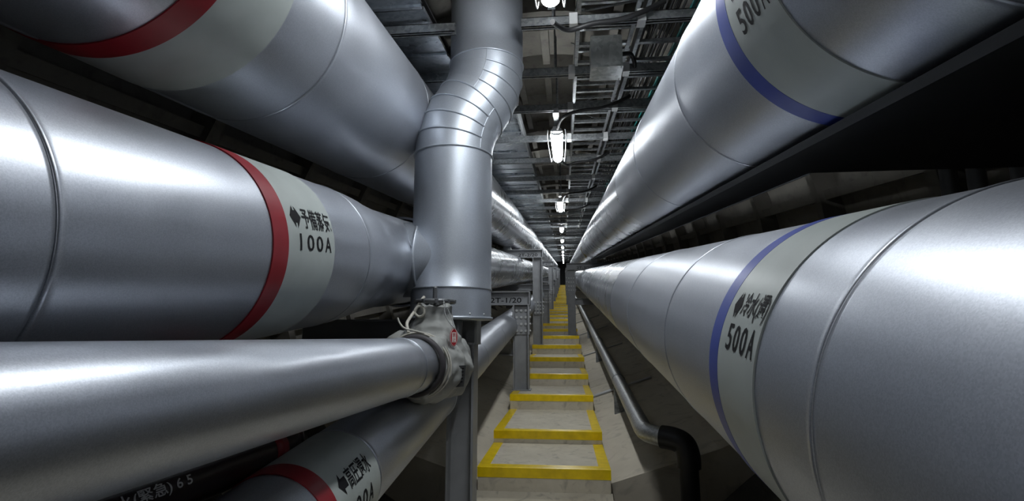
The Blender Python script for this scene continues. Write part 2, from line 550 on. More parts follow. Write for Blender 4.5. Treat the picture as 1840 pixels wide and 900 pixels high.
def stencil(root, r, D, side, phi_k, phi_n, kanji, number, w, hk, hn, ku, double=True):
    """two stencilled lines: arrow + characters, and the size below"""
    R = r + .0045; k = math.cos(TH)
    u_dir, sgn = (1, 1) if side < 0 else (-1, -1)
    aw = w * .24
    vs, fs = arrow_poly(0, aw, -hk / 2, hk / 2, double)
    wrap(vs, fs, R, phi_k, sgn, u_dir, D / k, 'arrow', M['ink'], root)
    vs, fs = fit_text(kanji, aw + w * .03, w * ku, -hk / 2, hk / 2, .015)
    wrap(vs, fs, R, phi_k, sgn, u_dir, D / k, 'lettering', M['ink'], root)
    cw = w * .92 / len(number)
    for i, ch_ in enumerate(number):
        u0 = w * .06 + i * cw
        lo, hi = (.38, .55) if ch_ == '1' else (.10, .84)
        vs, fs = fit_text(ch_, u0 + cw * lo, u0 + cw * hi, -hn / 2, hn / 2, .012 if ch_ != '1' else 0)
        wrap(vs, fs, R, phi_n, sgn, u_dir, D / k, 'digit', M['ink'], root)
dg = math.radians
stencil(L2, PL2[2], 1.362, -1, dg(17.2), dg(2.6), '予備蒸気', '100A', .25, .066, .048, 1.0)
stencil(R2, PR2[2], 1.128, 1, dg(154.5), dg(165.8), '冷水(還)', '500A', .172, .058, .052, 1.0)
stencil(R1, PR1[2], 1.140, 1, dg(-174), dg(-160), '冷水(往)', '500A', .172, .058, .056, 1.0)
stencil(L5, PL5[2], 1.405, -1, dg(32), dg(0), '高圧還水', '100A', .205, .060, .052, 1.0, False)

# pipe shoes below the big pipes are added with the support frames

# ------------------------------------------------------------------ horizontal drip pipe with jacketed valve
X3, Z3, r3 = -.6, -.114, .107
drip = empty('insulated_pipe', (X3 - 2.38 * math.sin(.035), 0, Z3), (0, 0, -.035))
tag(drip, 'slender silver jacketed pipe running level to the wrapped valve', 'pipe')
edges3 = [-3.2, -2.0, -.78, .42, 1.62 + .33, 2.16]
for a, b in zip(edges3, edges3[1:]):
    Ls = b - a
    prof = [(0, r3 - .01), (0, r3 + .002), (.004, r3 + .003), (.01, r3 + .0015), (.014, r3)]
    prof += [(.014 + (Ls - .014) * i / 24, r3) for i in range(1, 25)] + [(Ls, r3 - .01)]
    me = MB().revolve(prof, 96, lap=.002, lap_ang=-PI * .6).mesh('jacket_section', M['jacket'])
    if a == .42:
        # dents knocked into the upper flank of this sheet
        def f(co):
            r_ = math.hypot(co.x, co.z); th = math.atan2(co.z, co.x)
            amt = 0
            for (ty, tt, wy, wt, dp) in ((.62, .95, .10, .30, .006), (.42, 1.15, .06, .22, .004), (.85, .9, .07, .2, .004)):
                amt += dp * math.exp(-((co.y - ty) / wy) ** 2 - ((th - tt) / wt) ** 2)
            q = (r_ - amt) / r_
            return Vector((co.x * q, co.y, co.z * q))
        dent_fn(me, f)
    link('jacket_section', me, drip, (0, a, 0))
MB().tube([(0, 2.15, 0), (0, 2.66, 0), (0, 2.72, .03), (0, 2.75, .1), (0, 2.77, .2)], .05, 20).build('bare_outlet', M['cast'], drip)

# wrapped valve
VD = 2.38
valve = empty('wrapped_valve', (X3, VD, Z3))
tag(valve, 'hand valve wrapped in a grey laced insulation cover', 'valve')
bm = bmesh.new()
def loft(bm, rings):
    allv = []
    for (c, ax, ay, rx, ry) in rings:
        allv.append([bm.verts.new(Vector(c) + Vector(ax) * rx * math.cos(2 * PI * k / 32) + Vector(ay) * ry * math.sin(2 * PI * k / 32)) for k in range(32)])
    for a, b in zip(allv, allv[1:]):
        for k in range(32):
            bm.faces.new((a[k], a[(k + 1) % 32], b[(k + 1) % 32], b[k]))
    bm.faces.new(allv[0]); bm.faces.new(list(reversed(allv[-1])))
ex, ey, ez = (1, 0, 0), (0, 1, 0), (0, 0, 1)
loft(bm, [((0, -.27, 0), ex, ez, .112, .112), ((0, -.24, -.002), ex, ez, .124, .124), ((.005, -.16, -.008), ex, ez, .142, .142),
          ((.012, -.05, -.012), ex, ez, .160, .158), ((.012, .06, -.012), ex, ez, .160, .158), ((.006, .16, -.004), ex, ez, .142, .142), ((0, .25, 0), ex, ez, .09, .09)])
loft(bm, [((0, 0, 0), ex, ey, .16, .16), ((0, 0, .10), ex, ey, .135, .14), ((.0, 0, .155), ex, ey, .098, .10), ((.002, 0, .185), ex, ey, .074, .074),
          ((.004, 0, .215), ex, ey, .068, .068), ((.004, 0, .252), ex, ey, .076, .076), ((.004, 0, .262), ex, ey, .06, .06)])
loft(bm, [((-.10, -.17, .02), ex, ez, .03, .05), ((-.12, -.10, .05), ex, ez, .06, .085), ((-.12, .02, .06), ex, ez, .065, .09), ((-.1, .12, .03), ex, ez, .04, .06)])
bmesh.ops.recalc_face_normals(bm, faces=bm.faces)
me = bpy.data.meshes.new('insulation_cover'); bm.to_mesh(me); bm.free(); me.materials.append(M['cloth'])
cov = link('insulation_cover', me, valve)
rm = cov.modifiers.new('remesh', 'REMESH'); rm.mode = 'VOXEL'; rm.voxel_size = .0075; rm.use_smooth_shade = True
sm = cov.modifiers.new('smooth', 'SMOOTH'); sm.factor = .5; sm.iterations = 10
tx = bpy.data.textures.new('cloth_folds', 'CLOUDS'); tx.noise_scale = .085; tx.noise_depth = 1
dm = cov.modifiers.new('folds', 'DISPLACE'); dm.texture = tx; dm.strength = .046; dm.mid_level = .5
tx2 = bpy.data.textures.new('cloth_creases', 'MUSGRAVE'); tx2.musgrave_type = 'RIDGED_MULTIFRACTAL'; tx2.noise_scale = .10
dm = cov.modifiers.new('creases', 'DISPLACE'); dm.texture = tx2; dm.strength = .010; dm.mid_level = .7
def circ(c, r, ax, ay, n=48, wob=0, seed=0):
    rr = random.Random(seed)
    ph = [rr.uniform(0, 6.28) for _ in range(3)]
    return [Vector(c) + Vector(ax) * r * (1 + wob * math.sin(3 * t + ph[0])) * math.cos(t) + Vector(ay) * r * (1 + wob * math.sin(2 * t + ph[1])) * math.sin(t)
            + Vector((0, wob * r * 2 * math.sin(2 * t + ph[2]), 0)) for t in [2 * PI * k / n for k in range(n)]]
MB().revolve([(-.285, .108), (-.285, .118), (-.272, .124), (-.25, .122), (-.247, .112)], 64).build('cover_cuff', M['cloth_dark'], valve)
MB().tube(circ((0, -.245, 0), .128, ex, ez, 64, .02, 3), .0045, 8, closed=True).build('lacing_cord', M['cord'], valve)
MB().tube(circ((0, -.225, 0), .134, ex, ez, 64, .03, 9), .004, 8, closed=True).build('lacing_cord', M['cord'], valve)
def spline(pts, n=10):
    pts = [Vector(p) for p in pts]; out = []
    P = [pts[0]] + pts + [pts[-1]]
    for i in range(1, len(P) - 2):
        a, b, c, d = P[i - 1], P[i], P[i + 1], P[i + 2]
        for k in range(n):
            t = k / n
            out.append(.5 * ((2 * b) + (c - a) * t + (2 * a - 5 * b + 4 * c - d) * t * t + (3 * b - a - 3 * c + d) * t ** 3))
    out.append(pts[-1]); return out
MB().tube(spline([(-.04, -.24, .13), (-.06, -.2, .165), (-.075, -.12, .19), (-.06, -.07, .235), (-.035, -.072, .275), (-.03, -.05, .29)]), .007, 8).build('tie_strap', M['cord'], valve)
MB().tube(spline([(.03, -.25, .128), (-.02, -.262, .14), (-.05, -.275, .15), (-.07, -.272, .172), (-.078, -.27, .19)]), .004, 8).build('loose_cord', M['cord'], valve)
MB().tube(circ((-.04, -.078, .225), .022, ex, ez, 24, .05, 5), .006, 8, closed=True).build('knot', M['cord'], valve)
# handwheel: rim, spokes, hub, spindle
hw = empty('handwheel', (0.008, 0, .272)); hw.parent = valve
rim = MB().tube(circ((0, 0, 0), .088, ex, ey, 48), .0095, 12, closed=True)
for k in range(10):
    t = 2 * PI * k / 10
    rim.tube([(.088 * math.cos(t) * .985, .088 * math.sin(t) * .985, -.008), (.088 * math.cos(t), .088 * math.sin(t), .008)], .012, 10)
rim.build('wheel_rim', M['cast'], hw)
for k in range(4):
    t = 2 * PI * k / 4 + .4
    MB().bar((0, 0, 0), (.085 * math.cos(t), .085 * math.sin(t), 0), .018, .010).build('spoke', M['cast'], hw)
MB().revolve([(-.014, 0), (-.014, .022), (.014, .022), (.014, 0)], 24, 'Z').build('hub', M['cast'], hw)
sp = MB()
prof = [(-.03, .011)]
for k in range(14):
    prof += [(.012 + k * .004, .0115), (.014 + k * .004, .0095)]
prof += [(.07, .009), (.07, 0)]
sp.revolve(prof, 20, 'Z').build('spindle', M['cast'], hw)
# small data plate sewn on the cover
pl = MB().obox((0, 0, 0), Vector(ex), Vector(ey), Vector(ez), .030, .0015, .045).build('data_plate', M['cast'], valve, (.152, -.128, -.050), (dg(8), 0, dg(52)))
for k in range(5):
    MB().box(-.02, .02, -.0025, -.0016, .03 - k * .014, .034 - k * .014).build('print_line', M['ink'], pl)
# hanging tag on a ball chain
tg = empty('hanging_tag', (X3 + .128, VD - .14, Z3 + .112))
tg.rotation_euler = (0, 0, dg(40))
tag(tg, 'oval red and white tag hanging on a bead chain from the handwheel', 'tag')
def oval(a, b, n=32): return [(a * math.cos(2 * PI * k / n), 0, b * math.sin(2 * PI * k / n)) for k in range(n)]
MB().prism(oval(.019, .038), (0, -.001, 0), (0, .001, 0)).build('tag_plate', M['tag_red'], tg)
MB().prism(oval(.0175, .0365), (0, -.0016, 0), (0, -.0011, 0)).build('tag_border', M['tag_white'], tg)
MB().prism(oval(.0155, .0345), (0, -.0021, 0), (0, -.0017, 0)).build('tag_field', M['tag_red'], tg)
MB().box(-.0095, .0095, -.0026, -.0022, -.021, .021).build('tag_panel', M['tag_white'], tg)
vs, fs = fit_text('禁', -.0075, .0075, .001, .018, .01)
MB().add([(u, -.003, v) for u, v in vs], fs).build('tag_print', M['tag_red'], tg)
vs, fs = fit_text('止', -.0075, .0075, -.018, -.001, .01)
MB().add([(u, -.003, v) for u, v in vs], fs).build('tag_print', M['tag_red'], tg)
ch = MB()
p0, p1 = inv(tg, (X3 + .008 + .055, VD - .075, Z3 + .272)), Vector((0, 0, .038))
for sd in (0, 1):
    for k in range(22):
        t = k / 21; p = p0.lerp(p1, t) + Vector((.006 * math.sin(PI * t) * (1 if sd else -1) * 2, -.004, -.012 * math.sin(PI * t)))
        ch.tube([p + Vector((0, 0, -.003)), p, p + Vector((0, 0, .003))], [.0015, .0034, .0015], 6)
ch.build('bead_chain', M['bolt'], tg)

# ------------------------------------------------------------------ brown drain pipe low left
bp = empty('drain_pipe', (-.85, 0, -.32)); bp.rotation_euler = (0, 0, 0)
tag(bp, 'dark brown drain pipe with white lettering below the level pipe', 'pipe')
MB().tube([(0, -2.5, 0), (0, 1.5, 0)] + spline([(0, 1.54, 0), (-.02, 1.62, 0), (-.1, 1.65, 0), (-1.0, 1.65, 0)], 8), .055, 48).build('pipe_body', M['brown'], bp)
for d in (1.46,):
    MB().revolve([(d, .055), (d, .0565), (d + .06, .0565), (d + .06, .055)], 40).build('coupling', M['red'], bp)
vs, fs = fit_text('雑水(緊急) 6 5', 0, .235, -.0155, .0155, .015)
wrap(vs, fs, .0562, dg(22), 1, 1, 0.885, 'lettering', M['white_ink'], bp)

# ------------------------------------------------------------------ riser with offset elbows
VX, VY, VR = -.608, 2.80, .214
UX, UY = -.441, 2.90
zb, ze0, ze1, ztop = .088, .99, 1.58, 2.25
riser = empty('riser_pipe', (VX, VY, zb))
tag(riser, 'thick vertical silver riser with a gored offset elbow', 'pipe')
def vseg(name, x, y, za, zb_, mat=M['riser'], r=VR, bead0=True, bead1=False):
    L = zb_ - za; b = .004
    prof = [(0, r)] if not bead0 else [(0, r), (0, r + b), (.008, r + b), (.012, r)]
    prof += [(.012 + (L - .024) * k / 6, r) for k in range(1, 7)]
    prof += [(L, r)] if not bead1 else [(L - .01, r), (L - .008, r + b), (L, r + b), (L, r)]
    return MB().revolve(prof, 96, 'Z', lap=.0015, lap_ang=PI * .55).build(name, mat, riser, (x - VX, y - VY, za - zb))
vseg('jacket_section', VX, VY, zb + .155, ze0)
vseg('jacket_section', VX, VY, zb + .012, zb + .155, bead0=False)
vseg('jacket_section', UX, UY, ze1, ztop)
MB().revolve([(0, 0), (0, VR + .010), (.014, VR + .010), (.014, VR - .005), (.02, 0)], 96, 'Z').build('end_cap', M['riser'], riser)
for k in range(14):
    t = 2 * PI * k / 14
    link('screw', bpy.data.meshes.get('screw') or MB().revolve([(0, .006), (.003, .005), (.004, 0)], 8, 'Z').mesh('screw', M['bolt']), riser,
         (VR * 1.004 * math.cos(t), VR * 1.004 * math.sin(t), .026), Vector((math.cos(t), math.sin(t), 0)).to_track_quat('Z', 'Y').to_euler())
# two elbows in the vertical plane that holds both axes
off = Vector((UX - VX, UY - VY, 0)); lat = off.length; e = off.normalized(); nrm = Vector((-e.y, e.x, 0))
hz = ze1 - ze0
al = 2 * math.atan(lat / hz); Rc = hz / (2 * math.sin(al))
def ring_frame(which, t):
    """centre, in-plane radial axis; t from 0..1 along each elbow"""
    if which == 0:     # lower elbow turns towards +e, pivot on the +e side
        a = al * t
        c = Vector((0, 0, ze0 - zb)) + e * Rc * (1 - math.cos(a)) + Vector((0, 0, Rc * math.sin(a)))
        x = e * math.cos(a) - Vector((0, 0, math.sin(a)))
    else:
        a = al * (1 - t)
        c = off + Vector((0, 0, ze1 - zb)) - e * Rc * (1 - math.cos(a)) - Vector((0, 0, Rc * math.sin(a)))
        x = e * math.cos(a) - Vector((0, 0, math.sin(a)))
    return c, x
NG = 4
for which in (0, 1):
    for gidx in range(NG):
        mb = MB(); n = 72; vs = []
        for j in range(2):                      # straight gore: only its two mitred ends
            c, x = ring_frame(which, (gidx + j) / NG)
            r = VR + .002
            vs += [c + x * r * math.cos(2 * PI * k / n) + nrm * r * math.sin(2 * PI * k / n) for k in range(n)]
        mb.add(vs, [(k, (k + 1) % n, n + (k + 1) % n, n + k) for k in range(n)], True)
        mb.build('elbow_gore', M['riser'], riser)
    for gidx in range(NG + 1):
        c, x = ring_frame(which, gidx / NG)
        full = gidx in ((0,) if which == 0 else (NG,))
        span = PI if full else PI * .62
        a_mid = PI if which == 0 else 0          # beads sit on the outer side of the bend
        pts = [c + x * (VR + .003) * math.cos(a_mid + t) + nrm * (VR + .003) * math.sin(a_mid + t)
               for t in [span * (2 * k / 48 - 1) for k in range(49)]]
        MB().tube(pts, .0055, 8).build('raised_bead', M['riser'], riser)
    # closing strip along both flanks where the beads stop, with its screws
    for sd in (-1, 1):
        pts = []
        for k in range(13):
            c, x = ring_frame(which, k / 12)
            t = (PI if which == 0 else 0) + sd * PI * .62
            pts.append(c + (x * math.cos(t) + nrm * math.sin(t)) * (VR + .0025))
        MB().tube(pts, .003, 6).build('patch_edge', M['riser'], riser)
        for k in range(0, 13, 3):
            q = pts[k]; c, x = ring_frame(which, k / 12)
            link('screw', bpy.data.meshes['screw'], riser, q, (q - c).to_track_quat('Z', 'Y').to_euler())
# side branch from the steam pipe into the riser
zc = PL2[1] + S * VY
br = MB().revolve([(0, .205), (.10, .205), (.42, .205)], 96)
me = br.mesh('branch_stub', M['riser'])
o = link('branch_stub', me, riser, (VX - .36 - VX, 0, zc - zb), (0, 0, -PI / 2))
MB().revolve([(0, .205), (0, .216), (.012, .216), (.012, .205)], 96).build('branch_collar', M['riser'], riser, (-.163, 0, zc - zb), (0, 0, -PI / 2))

# ------------------------------------------------------------------ support frames
BOLT = MB().tube([(0, -.014, 0), (0, .0, 0)], .016, 6).mesh('bolt', M['bolt'])
def hsec(mb, axis, c, L, w, h, tf=.012, tw=.010):
    """H section: axis 'Z' column (flanges in YZ planes) or 'X' beam (flanges level)"""
    x, y, z = c
    if axis == 'Z':
        mb.box(x - w / 2, x - w / 2 + tf, y - h / 2, y + h / 2, z, z + L)
        mb.box(x + w / 2 - tf, x + w / 2, y - h / 2, y + h / 2, z, z + L)
        mb.box(x - w / 2 + tf, x + w / 2 - tf, y - tw / 2, y + tw / 2, z, z + L)
    else:
        mb.box(x, x + L, y - w / 2, y + w / 2, z, z + tf)
        mb.box(x, x + L, y - w / 2, y + w / 2, z + h - tf, z + h)
        mb.box(x, x + L, y - tw / 2, y + tw / 2, z + tf, z + h - tf)
    return mb
def frame(xc, D, side, Htop, label, low=None, text=None, splice=None, w=.19, hb=.165, base_z=None, reach=None, detail=True, mid=None):
    zb_ = tread_z(D) if base_z is None else base_z
    root = empty('support_frame', (xc, D, zb_))
    tag(root, label, 'support')
    ztop_ = Htop + S * D - zb_
    zcol = ztop_ - hb
    hsec(MB(), 'Z', (0, 0, 0), zcol, w, w).build('column', M['steel'], root)
    MB().box(-w / 2 - .02, w / 2 + .02, -w / 2 - .02, w / 2 + .02, 0, .012).build('base_plate', M['steel'], root)
    reach = reach or (1.15 if side < 0 else 1.0)
    x0, x1 = (-reach, w / 2 + .015) if side < 0 else (-w / 2 - .015, reach)
    bw = .15
    bm_ = hsec(MB(), 'X', (x0, 0, zcol), x1 - x0, bw, hb)
    be = bm_.build('beam', M['steel'], root)
    xe = x1 if side < 0 else x0
    MB().box(xe - .012 if side < 0 else xe, xe if side < 0 else xe + .012, -bw / 2, bw / 2, zcol + .012, ztop_ - .012).build('end_stiffener', M['steel'], be)
    if low is not None:
        zl = low + S * D - zb_
        hsec(MB(), 'X', (x0 if side < 0 else w / 2, 0, zl - .15), (-w / 2 - x0) if side < 0 else (x1 - w / 2), .12, .15).build('low_beam', M['steel'], root)
    if mid is not None:
        zl = mid + S * D - zb_
        hsec(MB(), 'X', (x0 if side < 0 else w / 2, 0, zl - .13), (-w / 2 - x0) if side < 0 else (x1 - w / 2), .12, .13).build('middle_beam', M['steel'], root)
    if splice:
        a, b = splice[0] + S * D - zb_, splice[1] + S * D - zb_
        sp = MB().box(-w / 2 + .013, w / 2 - .013, -.018, -.006, a, b).build('splice_plate', M['steel'], root)
        for sx in (-1, 1):
            MB().box(sx * (w / 2 + .005) - .005, sx * (w / 2 + .005) + .005, -w / 2, w / 2, a, b).build('splice_plate', M['steel'], root)
        if detail:
            for k in range(4):
                zz = a + (b - a) * (.13 + .245 * k)
                for px in (-w * .3, 0, w * .3):
                    link('bolt', BOLT, root, (px, -.019, zz))
                for sx in (-1, 1):
                    for py in (-w * .3,):
                        link('bolt', BOLT, root, (sx * (w / 2 + .010), py, zz), (0, 0, sx * PI / 2))
    if text:
        ux = (-.40, .0) if side < 0 else (.12, .50)
        vs, fs = fit_text(text, ux[0] + .02, ux[1] - .0, zcol + .03, zcol + .03 + .062, .01)
        MB().add([(u, -.0065, v) for u, v in vs], fs).build('lettering', M['ink'], root)
    return root
frame(-.572, 2.98, -1, -.255, 'nearest grey support post standing under the riser', base_z=S * 2.98 - 1.62, w=.145, hb=.14, reach=.95)
lf = [(6.42, -.215, '2T-1/20', (-.73, -.40)), (10.35, .483, '2T-2/20', (-.80, -.52)), (15.0, -.30, None, (-.85, -.5)), (20.5, .48, '2T-4/20', (-.8, -.52)),
      (25.4, -.30, None, None), (30.3, .48, '2T-5/20', None), (35.4, -.30, None, None), (40.5, .48, None, None), (50.5, .48, None, None)]
for i, (D, H, t, spz) in enumerate(lf):
    if t in ('2T-1/20', '2T-2/20'):
        lab = 'grey steel support frame lettered %s on its beam, left of stairs' % t
    else:
        lab = 'grey steel support frame left of stairs, %s counting from the nearest' % ORD[i + 1]
    frame(-.525, D, -1, H, lab, low=-.83, text=t, splice=spz, detail=i < 4, mid=-.2 if H > 0 else None, w=.185)
rf = [(12.7, .243, '2T-3/20', (-.45, -.06)), (22.6, .243, None, None), (32.6, .243, None, None), (42.6, .243, None, None)]
for i, (D, H, t, spz) in enumerate(rf):
    lab = 'grey steel support frame lettered 2T-3/20, right edge of stairs' if t else 'distant grey support frame right of stairs, %s from the camera' % ORD[i]
    r_ = frame(.158, D, 1, H, lab, low=-.60, text=t, splice=spz, reach=1.1, detail=i < 1, w=.185)
# saddle shoes carrying the pipes on the frames
def shoe(root, X, H, r, D, drop):
    z0 = -r - .0; k = math.cos(TH)
    mb = MB().box(-.07, .07, -.10, .10, -r - drop, -r + .03)
    o = mb.build('pipe_shoe', M['steel'], root, (0, D / k, 0))
    return o
for (D, H, t, spz) in lf:
    if H < 0: shoe(L2, *PL2, D, max(.02, PL2[1] - PL2[2] - H))
    else:
        shoe(L1, *PL1, D, PL1[1] - PL1[2] - H)
    shoe(L5, *PL5, D, PL5[1] - PL5[2] + .83)
for (D, H, t, spz) in rf:
    shoe(R1, *PR1, D, PR1[1] - PR1[2] - H)
    shoe(R2, *PR2, D, PR2[1] - PR2[2] + .60)
# torn insulation at the right frame
def wedge(root, X, Hc, r, D, dx, name='torn_insulation'):
    pts = [(-r * 1.01, D - .25, -.05), (-r * .72, D - .3, -r * .72), (-r * .98, D + .02, -r * .35), (-r * .6, D + .02, -r * .95)]
    mb = MB().add([Vector(p) * 1.0 for p in pts] + [Vector((p[0] * .85, p[1], p[2] * .85)) for p in pts], [(0, 1, 3, 2), (4, 6, 7, 5), (0, 2, 6, 4), (1, 5, 7, 3), (2, 3, 7, 6), (0, 4, 5, 1)])
    return mb.build(name, M['foam'], root)
wedge(R1, *PR1, 12.5, 0)

# ------------------------------------------------------------------ small galvanised drain on the right bank
dr = empty('drain_pipe', W(.53, 3.9, -1.1))
tag(dr, 'thin galvanised drain pipe along the right bank, turning down', 'pipe')
c = dr.location
def rel(p): return tuple(Vector(p) - c)
body = MB().tube([rel(W(.53, 3.98, -1.1)), rel(W(.49, 30, -1.1)), rel(W(.49, 60, -1.1))], .062, 28)
body.build('pipe_run', M['galv_pipe'], dr)
MB().tube([rel(p) for p in spline([W(.53, 4.1, -1.1), W(.53, 3.95, -1.1), W(.545, 3.85, -1.1), W(.60, 3.78, -1.1), W(.64, 3.75, -1.1)], 8)], .063, 28).build('bend', M['galv_pipe'], dr)
MB().tube([rel(p) for p in spline([W(.63, 3.755, -1.1), W(.70, 3.71, -1.10), W(.755, 3.68, -1.125), W(.775, 3.665, -1.19), W(.775, 3.665, -1.26)], 8)], .075, 28).build('black_elbow', M['black'], dr)
MB().tube([rel(W(.775, 3.665, -1.25)), rel(W(.775, 3.665, -1.66))], .060, 28).build('drop_pipe', M['black'], dr)
for d in (5.6, 8.7, 11.8):
    MB().box(-.05, .05, -.02, .02, -.33, -.062).build('pipe_bracket', M['galv'], dr, rel(W(.53, d, -1.1)))
    MB().revolve([(-.02, .062), (-.02, .067), (.02, .067), (.02, .062)], 28).build('pipe_clip', M['galv'], dr, rel(W(.53, d, -1.1)))

# black steel tray under the upper right pipe and conduits on the right wall
tr = empty('steel_tray', W(.7, 0, .30))
tag(tr, 'black steel tray hung right under the upper right pipe', 'tray')
local_mesh(MB().sbox(.62, .79, 1.72, 11.5, .315, .338), tr).build('tray_strip', M['steel_dark'], tr)
local_mesh(MB().sbox(.786, .792, 1.72, 11.5, .312, .36), tr).build('tray_lip', M['steel'], tr)
local_mesh(MB().sbox(.62, 1.55, -4, 1.72, .315, .338), tr).build('tray_plate', M['steel_dark'], tr)
for i, (x, d) in enumerate(((1.86, 2.67), (1.86, 2.5), (1.86, 2.27))):
    o = empty('wall_conduit', W(x, d, .35))
    tag(o, 'dark vertical conduit on the right tunnel wall, %s' % ('farthest of three', 'middle of three', 'nearest of three')[i], 'conduit', 'wall conduits')
    MB().tube([(0, 0, -.55), (0, 0, .55)], .036, 20).build('conduit_tube', M['cast'], o)
    for zz in (-.3, .3):
        MB().box(-.045, .09, -.045, .045, zz - .012, zz + .012).build('clamp', M['galv'], o)

# ------------------------------------------------------------------ ceiling struts
strutD = [1.65, 2.65, 3.36, 4.13, 5.09, 6.12, 7.3, 8.5, 9.6, 10.7, 11.8, 12.9, 14.0, 15.1, 16.3, 17.5, 18.7, 19.9, 21.1, 22.4, 23.7, 25, 27.5, 30, 33, 36, 40, 44, 48, 53, 58]
HS = 1.345
def c_channel(L, w=.041, h=.055, t=.004):
    mb = MB()
    mb.box(-L / 2, L / 2, -w / 2, w / 2, h - t, h)
    mb.box(-L / 2, L / 2, -w / 2, -w / 2 + t, 0, h); mb.box(-L / 2, L / 2, w / 2 - t, w / 2, 0, h)
    mb.box(-L / 2, L / 2, -w / 2, -w / 2 + .011, 0, t); mb.box(-L / 2, L / 2, w / 2 - .011, w / 2, 0, t)
    return mb
CH = c_channel(3.3).mesh('channel', M['galv'])
ROD = MB().tube([(0, 0, 0), (0, 0, .62)], .006, 8).mesh('hanger_rod', M['galv'])
ROD2 = MB().tube([(0, 0, 0), (0, 0, .36)], .006, 8).mesh('hanger_rod', M['galv'])
CLAMP = MB().box(-.022, .022, -.03, .03, -.006, .0).box(-.022, .022, -.036, -.03, -.006, .06).box(-.022, .022, .03, .036, -.006, .06).mesh('channel_clip', M['bolt'])
vis = 0
for D in strutD:
    o = empty('ceiling_strut', W(-.2, D, HS))
    if D < 2:
        lab = 'galvanised channel strut across the ceiling just above the camera'
        tag(o, lab, 'strut', 'ceiling struts')
    elif vis < 20:
        tag(o, 'galvanised channel strut across the ceiling, %s one in view' % ORD[vis], 'strut', 'ceiling struts'); vis += 1
    else:
        tag(o, 'far galvanised channel strut across the ceiling near the vanishing point', 'strut', 'far ceiling struts')
    if 2.5 < D < 3:           # cut either side of the riser
        c_channel(1.20).build('channel', M['galv'], o, (-1.18 + .2 - .0, 0, 0))
        c_channel(1.75).build('channel', M['galv'], o, (-.212 + .2 + .875, 0, 0))
    else:
        link('channel', CH, o, (.05, 0, 0))
    link('hanger_rod', ROD, o, (.16, 0, .05)); link('hanger_rod', ROD2, o, (-.98, 0, .05)); link('hanger_rod', ROD2, o, (1.0, 0, .05))
    if D < 16:
        link('channel_clip', CLAMP, o, (.27, 0, 0)); link('channel_clip', CLAMP, o, (.63, 0, 0))

# ------------------------------------------------------------------ cable duct with cover panels, left of the ceiling
duct = empty('cable_duct', W(-.95, 0, 1.42))
tag(duct, 'galvanised cable duct closed with cross panels, left half of the ceiling', 'duct')
rnd = random.Random(4)
d = -4.0; k = 0
while d < 60:
    L = (.52, .40, .60, .34)[k % 4] if d < 14 else 1.1
    dh = rnd.uniform(0, .012)
    xr = -.72 if d < 3.2 else -.40
    tl = rnd.uniform(-.012, .012)
    mb = MB().hexa([W(-1.52, d, 1.41 + dh + tl), W(xr, d, 1.41 + dh), W(xr, d + L - .03, 1.41 + dh), W(-1.52, d + L - .03, 1.41 + dh - tl),
                    W(-1.52, d, 1.43 + dh), W(xr, d, 1.43 + dh), W(xr, d + L - .03, 1.43 + dh), W(-1.52, d + L - .03, 1.43 + dh)])
    mb.sbox(-1.52, xr, d + L - .055, d + L - .03, 1.402, 1.425 + dh)
    local_mesh(mb, duct)
    o = mb.build('cover_panel', M['galv_panel'], duct)
    d += L; k += 1
local_mesh(MB().sbox(-.40, -.385, 3.2, 60, 1.402, 1.52), duct).build('side_rail', M['galv'], duct)
local_mesh(MB().sbox(-1.55, -.74, -4, 60, 1.515, 1.53).sbox(-.74, -.385, 3.2, 60, 1.515, 1.53), duct).build('duct_top', M['steel_dark'], duct)

# ------------------------------------------------------------------ cable ladders, right of the ceiling
def ladder(x0, x1, H, label, dend=34, step=.30, start=.6):
    o = empty('cable_ladder', W((x0 + x1) / 2, 0, H)); tag(o, label, 'cable ladder')
    for x in (x0, x1):
        s_ = 1 if x == x0 else -1
        local_mesh(MB().sbox(x - .004, x + .004, start - 3, 60, H, H + .075).sbox(min(x, x + s_ * .02), max(x, x + s_ * .02), start - 3, 60, H, H + .004), o).build('side_rail', M['galv'], o)
    rm_ = MB().box(-(x1 - x0) / 2 + .004, (x1 - x0) / 2 - .004, -.014, .014, 0, .022).mesh('rung', M['galv'])
    d = start - 2.4
    while d < dend:
        link('rung', rm_, o, tuple(inv(o, W((x0 + x1) / 2, d, H + .012)))); d += step
    return o
ladder(.10, .45, 1.515, 'narrow empty cable ladder above the lamps, next to the ceiling gap', 30)
ladder(.49, 1.06, 1.515, 'wide cable ladder full of black and teal cables over the upper right pipe', 30)
ladder(.12, .62, 1.88, 'upper cable ladder hung high under the tunnel crown', 20, .4)
def cable(x, H, r, mat, label, seed, group):
    rr = random.Random(seed); pts = []
    d = -3.0
    while d < 40:
        pts.append(W(x + rr.uniform(-.004, .004), d, H + rr.uniform(0, .008))); d += .8 if d < 12 else 3
    o = MB().tube(spline(pts, 3), r, 6)
    tag(o.build('cable', mat), label, 'cable', group)
for i in range(9):
    cable(.515 + i * .026, 1.562 + (.016 if i % 3 == 1 else 0), .008 + .002 * (i % 2), M['black'] if i != 4 else M['greycable'],
          'black cable on the wide ladder, %s from its left rail' % ORD[i] if i != 4 else 'single pale grey cable among the black ones on the ladder', i, 'black ladder cables' if i != 4 else 'pale ladder cable')
for i in range(6):
    cable(.762 + i * .021, 1.560 + (.014 if i % 2 else 0), .008, M['teal'], 'teal green cable on the wide ladder, %s from the left of its bundle' % ORD[i], 40 + i, 'teal ladder cables')
